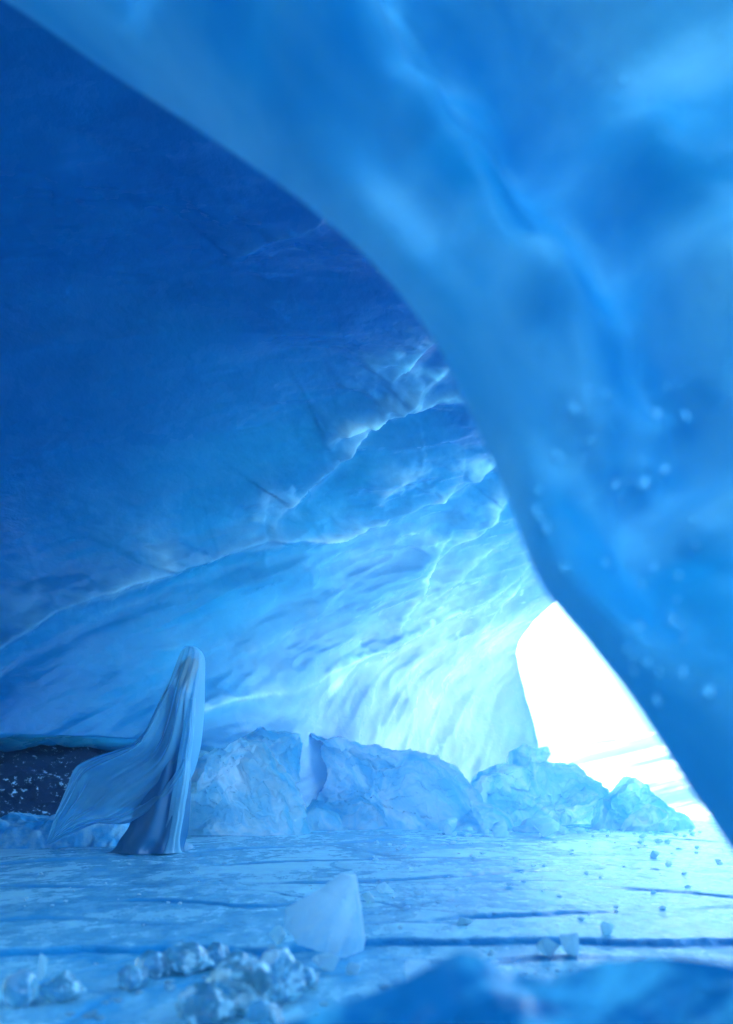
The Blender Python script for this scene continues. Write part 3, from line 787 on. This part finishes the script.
SINGLE = [  # picture base, width px, height px, kind, label
    ((418, 977), 34, 36, 'm', 'frosted fist sized ice chunk left of the bright ridge tip'),
    ((549, 951), 22, 24, 'c', 'smaller left one of two ice chunks standing together before the long floor step'),
    ((570, 951), 26, 30, 'c', 'larger right one of two ice chunks standing together before the long floor step'),
    ((608, 934), 15, 15, 'c', 'small clear ice lump on the edge of the floor step, right of the paired chunks'),
    ((464, 926), 20, 10, 'c', 'flat clear ice flake lying on the open floor left of the paired chunks'),
    ((491, 950), 9, 12, 'c', 'tiny upright ice chip at the floor step between shard and paired chunks'),
    ((385, 893), 22, 13, 'm', 'flat white ice crumb on the floor behind the tall shard'),
    ((421, 895), 16, 9, 'm', 'oval white ice crumb on the floor to the right behind the tall shard'),
    ((406, 908), 12, 8, 'm', 'small white ice crumb, lowest of three behind the tall shard'),
    ((368, 902), 18, 14, 'c', 'clear glassy ice piece touching the right side of the tall shard'),
    ((600, 975), 28, 14, 'c', 'half buried glassy ice lump just behind the dark near ridge'),
    ((502, 837), 22, 14, 'm', 'white ice lump at the foot of the pale block in the cave mouth'),
    ((545, 838), 34, 22, 'm', 'chunky white ice lump in front of the block with the flat cap'),
    ((185, 851), 16, 9, 'm', 'knob of white ice at the hem of the gown'),
    ((655, 858), 14, 8, 'c', 'dark clear ice piece on the far right of the floor near the arch'),
    ((277, 945), 18, 20, 'c', 'dark glassy ice lump touching the left foot of the tall shard'),
    ((325, 966), 30, 22, 'c', 'clear ice lump lying in front of the tall shard'),
    ((312, 982), 26, 20, 'c', 'rounded clear lump below the tall shard beside the glassy heap'),
    ((352, 968), 20, 14, 'c', 'small clear lump at the right front foot of the tall shard'),
    ((40, 974), 14, 30, 'c', 'thin upright splinter of clear ice at the far left front'),
]
for i, ((bx, by), w, h, k, lab) in enumerate(SINGLE):
    x, y = G(bx, by); s = y / F
    me = chunk_mesh('ice_chunk', (w * s * 1.1, w * s * 0.9, h * s * 1.15), 300 + i, 12, 0.03)
    o = place('ice_chunk', me, M['clear'] if k == 'c' else M['milky'], x, y + w * s * 0.3, 0.0, 0.006)
    tag(o, lab, 'ice chunk')

HEAP = [  # glassy heap at the lower left front
    ((238, 1006), 84, 66, 'biggest rounded glassy ice lump in the front heap'),
    ((206, 1018), 60, 40, 'lump of glassy ice at the front foot of the biggest lump'),
    ((272, 998), 62, 60, 'tall glassy lump on the right side of the front heap'),
    ((188, 968), 58, 34, 'bright glassy lump at the back of the front heap'),
    ((152, 972), 40, 26, 'low glassy lump at the left end of the front heap'),
    ((130, 984), 36, 26, 'dark sparkling ice lump left in front of the low one'),
    ((216, 964), 34, 30, 'dark clear lump standing behind the biggest lump'),
    ((300, 985), 36, 26, 'clear lump bridging heap and shard'),
    ((60, 996), 46, 30, 'clear ice lump at the far left front corner'),
    ((20, 1000), 40, 36, 'leftmost blurred ice lump at the front'),
    ((262, 1020), 48, 26, 'low ice lump at the very front of the heap'),
]
for i, ((bx, by), w, h, lab) in enumerate(HEAP):
    x, y = G(bx, by); s = y / F
    me = lump_mesh('ice_lump', (w * s, w * s * 0.8, h * s * 1.2), 500 + i)
    o = place('ice_lump', me, M['patchy'], x, y + 0.02, 0.0, 0.008)
    tag(o, lab, 'ice lump', 'glassy ice lumps heaped in the left foreground')

rnd = random.Random(77)
protos = [chunk_mesh('ice_chip', (1, 0.8, 0.55), 900 + k, 12, 0.05) for k in range(6)]
def chips(n, region, smin, smax, mat, label, group):
    for i in range(n):
        px, py = region(rnd)
        x, y = G(px, py); s = y / F * rnd.uniform(smin, smax)
        me = protos[rnd.randrange(6)]
        if mat is M['milky']:
            key = me.name + '_m'
            if key not in bpy.data.meshes:
                me2 = me.copy(); me2.name = key; me2.materials.clear(); me2.materials.append(mat)
            me = bpy.data.meshes[key]
        o = place('ice_chip', me, M['clear'], x, y, rnd.uniform(0, 6.28), 0.002)
        o.scale = (s, s, s * rnd.uniform(0.6, 1.2))
        tag(o, label, 'ice chip', group)
chips(46, lambda r: (r.uniform(440, 700), 829 + abs(r.gauss(0, 5)) + 1), 4, 11, M['milky'], 'small white ice chip among the rubble along the foot of the back blocks', 'ice chips along the foot of the back blocks')
chips(70, lambda r: (r.uniform(370, 730), 843 + 85 * r.random() ** 1.5), 3, 11, M['milky'], 'small pale ice chip scattered on the open cracked floor at right', 'ice chips scattered on the open floor at right')
chips(26, lambda r: (r.uniform(20, 330), r.uniform(862, 925)), 3, 7, M['milky'], 'small ice crumb scattered on the floor at left in front of the veiled figure', 'ice crumbs on the floor before the figure')
chips(34, lambda r: (r.gauss(500, 40), r.uniform(955, 985)), 5, 14, M['milky'], 'small broken ice piece lying between the floor step and the near ridge', 'broken ice pieces behind the near ridge')
chips(40, lambda r: (r.gauss(215, 75), r.uniform(955, 1010)), 6, 18, M['clear'], 'small glassy ice bit strewn around the front heap of lumps', 'glassy ice bits around the front heap')
chips(8, lambda r: (r.uniform(0, 110), r.uniform(950, 1015)), 6, 16, M['clear'], 'blurred small ice bit at the front left corner', 'ice bits at the front left corner')

rr = random.Random(12)
for i in range(16):
    px = rr.uniform(440, 690); py = 829 + rr.uniform(0, 6); wpx = rr.uniform(12, 30)
    x, y = G(px, py); sc = y / F
    me = chunk_mesh('ice_lump', (wpx * sc, wpx * sc * 0.8, wpx * sc * rr.uniform(0.5, 0.8)), 1300 + i, 18, 0.04)
    o = place('ice_lump', me, M['milky'], x, y, rr.uniform(0, 6.28), 0.02)
    tag(o, 'fist to head sized pale lump in the rubble before the back blocks', 'ice lump', 'rubble lumps before the back blocks')

# ------------------------------------------------------------------ the veiled person
FD = 7.66
def fp(px, py, dy=0.0):
    v = P(px, py, FD); return Vector((v[0], v[1] + dy, v[2]))

def build_person():
    # skeleton: standing, facing right, leaning back a little, forearms raised under the veil
    J = {}
    def j(n, v, r): J[n] = (v, r)
    j('pelvis', fp(171, 757), 0.125)
    j('waist', fp(174, 734), 0.105); j('chest', fp(178, 708), 0.125); j('neckb', fp(183, 686), 0.06); j('neck', fp(186, 679), 0.05)
    j('head0', fp(189, 671), 0.066); j('head1', fp(190.5, 663), 0.084); j('head2', fp(190.5, 657), 0.07); j('nose', fp(197, 666), 0.016)
    for s, n in ((1, 'a'), (-1, 'b')):
        j('sh' + n, fp(178, 696, 0.12 * s), 0.05); j('el' + n, fp(177, 731, 0.13 * s), 0.04)
        j('wr' + n, fp(188, 716, 0.07 * s), 0.030); j('pa' + n, fp(191, 709, 0.055 * s), 0.030)
        for k in range(4):
            j('f%d%s' % (k, n), fp(194 + 0.4 * k, 704.5 + 1.3 * k, (0.025 + 0.019 * k) * s), 0.009)
            j('g%d%s' % (k, n), fp(194.5 + 0.2 * k, 701 + 1.2 * k, (0.02 + 0.019 * k) * s), 0.008)
        j('th' + n, fp(190.5, 706, 0.02 * s), 0.010); j('ti' + n, fp(191, 702.5, 0.018 * s), 0.009)
        j('hi' + n, fp(170, 765, 0.085 * s), 0.09); j('kn' + n, fp(174 - 6 * s, 806, 0.09 * s), 0.06)
        j('an' + n, fp(165 - 8 * s, 842, 0.09 * s), 0.042); j('to' + n, fp(170 - 8 * s, 846, 0.09 * s), 0.032)
    E = [('pelvis', 'waist'), ('waist', 'chest'), ('chest', 'neckb'), ('neckb', 'neck'), ('neck', 'head0'), ('head0', 'head1'), ('head1', 'head2'), ('head1', 'nose')]
    for n in 'ab':
        E += [('chest', 'sh' + n), ('sh' + n, 'el' + n), ('el' + n, 'wr' + n), ('wr' + n, 'pa' + n), ('wr' + n, 'th' + n), ('th' + n, 'ti' + n)]
        for k in range(4): E += [('pa' + n, 'f%d%s' % (k, n)), ('f%d%s' % (k, n), 'g%d%s' % (k, n))]
        E += [('pelvis', 'hi' + n), ('hi' + n, 'kn' + n), ('kn' + n, 'an' + n), ('an' + n, 'to' + n)]
    names = list(J); idx = {n: i for i, n in enumerate(names)}
    base = fp(168, 850)
    me = bpy.data.meshes.new('person')
    me.from_pydata([tuple(J[n][0]) for n in names], [(idx[a], idx[b]) for a, b in E], [])
    o = bpy.data.objects.new('person', me); C.objects.link(o)
    sk = o.modifiers.new('skin', 'SKIN')
    for i, n in enumerate(names):
        r = J[n][1]; me.skin_vertices[0].data[i].radius = (r, r)
    me.skin_vertices[0].data[idx['pelvis']].use_root = True
    su = o.modifiers.new('sub', 'SUBSURF'); su.levels = 2; su.render_levels = 2
    dg = bpy.context.evaluated_depsgraph_get()
    me2 = bpy.data.meshes.new_from_object(o.evaluated_get(dg))
    o.modifiers.clear(); o.data = me2
    me2.materials.clear(); me2.materials.append(M['skin'])
    for p in me2.polygons: p.use_smooth = True
    tag(o, 'person in a long gown under a sheer veil that blows out to the left', 'person')
    # hair: a cap over the back of the head falling to the shoulders
    nu, nv = 28, 24
    V = []
    for a in range(nu):
        t = a / (nu - 1)
        c = np.array(fp(193 - 9 * t, 656 + 47 * t)); rad = 0.085 * math.sin(min(1, t * 3.2 + 0.06) * math.pi / 2) * (1 - 0.25 * t)
        for b in range(nv):
            ang = 2 * math.pi * b / nv
            V.append(c + np.array([math.cos(ang) * rad - 0.025 - 0.035 * (math.cos(ang) > 0.2) * min(1, t * 5), math.sin(ang) * rad, 0]) * (1 + 0.05 * math.sin(9 * ang)))
    mesh_obj('hair', V, grid_faces(nu, nv, True), M['hair'], o)
    # gown: narrow at the chest, falling in folds to a hem that trails to the left
    nu, nv = 90, 160
    rows = []
    lv = [(688, 171, 187, .15), (700, 168, 190, .20), (715, 166, 191, .19), (735, 163, 189, .15), (758, 156, 189, .19), (785, 146, 190, .22), (810, 136, 189, .25), (830, 129, 187, .27), (843, 119, 186, .29), (852, 112, 187, .31)]
    lv = catmull(lv, nu)
    for a in range(nu):
        py, xl, xr, hd = lv[a]
        l, r = fp(xl, py), fp(xr, py)
        cx, hw = (l.x + r.x) / 2, (r.x - l.x) / 2
        tt = a / (nu - 1)
        for b in range(nv):
            an = 2 * math.pi * b / nv
            fo = 1 + tt ** 0.8 * (0.06 * math.sin(7 * an + 1.5 * math.sin(3 * tt + an)) + 0.05 * math.sin(13 * an + 2 * math.sin(2 * an) + 2 * tt + 1))
            rows.append((cx + hw * math.cos(an) * (0.4 + 0.6 * fo), FD + hd * math.sin(an) * fo, l.z))
    V = np.array(rows)
    low = sst(0.25, 0.0, V[:, 2])[:, None]
    V[:, :2] += np.stack([fbm(V * 4 + 3, 3, 31), fbm(V * 4 + 8, 3, 32)], 1) * 0.07 * low
    V[:, 2] = np.maximum(V[:, 2] + 0.03 * low[:, 0] * fbm(V * [5, 5, 0] + 2, 3, 33), 0.006)
    g = mesh_obj('gown', V, grid_faces(nu, nv, True), M['gown'], o)
    # veil: strands run from the crown down the back and out to the wind-blown tail
    up = catmull([(191, 647), (186, 648.5), (181.5, 655), (177, 667), (170, 686), (160, 708), (150, 730), (139, 743), (122, 750), (100, 757), (84, 766), (74, 788), (62, 814), (52, 841)], 220)
    lo = catmull([(194, 647), (199, 649), (203, 656), (203, 668), (202, 684), (201, 706), (199, 730), (196, 752), (190, 774), (176, 794), (154, 812), (128, 823), (96, 824), (54, 843)], 220)
    dep = np.interp(np.linspace(0, 1, 220), [0, .08, .2, .35, .5, .65, .8, 1], [0.03, .13, .19, .25, .30, .31, .24, .06])
    nu, nv = 220, 200
    V = np.zeros((nu, nv, 3))
    th = np.linspace(0, 2 * math.pi, nv, endpoint=False)
    for a in range(nu):
        t = a / (nu - 1)
        pu, pl = np.array(fp(*up[a])), np.array(fp(*lo[a]))
        c = (pu + pl) / 2; ax = (pu - pl) / 2
        # folds are deeper along the hem side and away from the head
        ph = th + 0.25 * math.sin(4 * t)
        sgn = np.sign(np.sin(ph)) * np.abs(np.sin(ph)) ** 0.55
        q3 = np.stack([2.2 * np.cos(ph) + 3, 2.2 * np.sin(ph), np.full(nv, 1.6 * t)], 1)
        fold = sst(0.10, 0.5, t) * (0.50 * (ridged(q3 * [0.55, 0.55, 1], 1, 7) - 0.45) + (0.10 + 0.20 * t) * vn(q3 * [2.6, 2.6, 1.2], 9) + 0.03 * vn(q3 * 5, 10)) * np.abs(sgn) ** 0.7
        fold += 0.025 * np.sin(11 * ph) * sst(0.03, 0.12, t) * np.abs(sgn)
        drift = 0.10 * math.sin(5 * t) * t
        V[a] = c + np.outer(np.cos(ph), ax) + np.outer(sgn * dep[a] * (1 + 1.6 * fold), [0, 1, 0]) + np.array([0, drift, 0])
        V[a] += np.outer(fold * sgn * 0.25 * dep[a], [0.5, 0, 0.5])
    f = V.reshape(-1, 3)
    k = np.repeat(np.linspace(0, 1, nu), nv)
    f[:, 1] += 0.035 * fbm(f * 4, 3, 12) * k; f[:, 2] += 0.012 * fbm(f * 5 + 9, 3, 13) * k
    mesh_obj('veil', f, grid_faces(nu, nv, True), M['veil'], o)
    # a gathered fold of the veil hangs straight down the front edge to the ice
    nu, nv = 80, 60
    sp = catmull([(199, 700, 7), (197, 730, 9), (193, 765, 11), (189, 800, 13), (185, 830, 15), (183, 846, 18), (184, 851, 22)], nu)
    V = []
    for a in range(nu):
        c = np.array(fp(sp[a][0] - sp[a][2] / 2, sp[a][1], -0.17)); r = sp[a][2] / 2 / F * FD; t = a / nu
        for b in range(nv):
            an = 2 * math.pi * b / nv
            k = r * (1 + 0.16 * math.sin(5 * an + 2 * t) + 0.10 * math.sin(9 * an - 3 * t))
            V.append(c + [k * math.cos(an), 1.1 * k * math.sin(an), 0])
    V = np.array(V); V[:, 2] = np.maximum(V[:, 2], 0.004); V[:, 0] += 0.015 * fbm(V * 6, 2, 5)
    mesh_obj('veil_fold', V, grid_faces(nu, nv, True), M['drape'], o)
    return o
build_person()

# ------------------------------------------------------------------ cold air
HAZE = 0.023
m = bpy.data.materials.new('cold_air'); m.use_nodes = True
nt = m.node_tree; nt.nodes.clear()
out = nt.nodes.new('ShaderNodeOutputMaterial'); vol = nt.nodes.new('ShaderNodeVolumePrincipled')
vol.inputs['Color'].default_value = (0.36, 0.82, 0.96, 1); vol.inputs['Density'].default_value = HAZE; vol.inputs['Anisotropy'].default_value = 0.7
nt.links.new(vol.outputs[0], out.inputs['Volume'])
x0, x1, y0, y1, z0, z1 = -155, 155, -155, 155, -1.3, 16
hv = [(x, y, z) for x in (x0, x1) for y in (y0, y1) for z in (z0, z1)]
hz = mesh_obj('haze', hv, [(0, 1, 3, 2), (4, 6, 7, 5), (0, 4, 5, 1), (2, 3, 7, 6), (0, 2, 6, 4), (1, 5, 7, 3)], m, smooth=False)
tag(hz, kind='stuff')

# ------------------------------------------------------------------ light, sky, camera
SUN_EL, SUN_AZ = 30, -60        # degrees; azimuth measured from +Y (into the picture) towards +X
w = bpy.data.worlds.new('World'); scn.world = w; w.use_nodes = True
nt = w.node_tree; nt.nodes.clear()
out = nt.nodes.new('ShaderNodeOutputWorld'); bg = nt.nodes.new('ShaderNodeBackground')
sky = nt.nodes.new('ShaderNodeTexSky'); sky.sky_type = 'NISHITA'; sky.sun_disc = False
sky.sun_elevation = R(SUN_EL); sky.sun_rotation = R(SUN_AZ); sky.altitude = 600; sky.dust_density = 4.0; sky.ozone_density = 0.0
bg.inputs[1].default_value = 0.15
nt.links.new(sky.outputs[0], bg.inputs[0]); nt.links.new(bg.outputs[0], out.inputs[0])
sl = bpy.data.lights.new('sun', 'SUN'); sl.energy = 2.0; sl.angle = R(12); sl.color = (1.0, 0.96, 0.9)
so = bpy.data.objects.new('sun', sl); C.objects.link(so)
dirv = Vector((math.sin(R(SUN_AZ)) * math.cos(R(SUN_EL)), math.cos(R(SUN_AZ)) * math.cos(R(SUN_EL)), math.sin(R(SUN_EL))))
so.rotation_euler = dirv.to_track_quat('Z', 'Y').to_euler(); so.location = dirv * 60

cam = bpy.data.cameras.new('camera'); co = bpy.data.objects.new('camera', cam); C.objects.link(co)
co.location = (0, 0, CAMH); co.rotation_euler = (R(90), 0, 0)
cam.sensor_fit = 'VERTICAL'; cam.sensor_height = 36; cam.sensor_width = 36 * 733 / 1024
cam.lens = F / 1024 * 36; cam.shift_y = (HZ - 512) / 1024
cam.clip_start = 0.02; cam.clip_end = 3000
cam.dof.use_dof = True; cam.dof.focus_distance = 7.6; cam.dof.aperture_fstop = cam.lens / 1000 / 0.019
scn.camera = co
vs = scn.view_settings
vs.view_transform = 'Standard'; vs.look = 'None'; vs.exposure = 4.55; vs.gamma = 1.0; vs.use_curve_mapping = False
cy = scn.cycles
cy.max_bounces = 14; cy.diffuse_bounces = 8; cy.glossy_bounces = 4; cy.transmission_bounces = 8; cy.transparent_max_bounces = 12
cy.use_denoising = True; cy.caustics_reflective = False; cy.caustics_refractive = False; cy.sample_clamp_indirect = 6
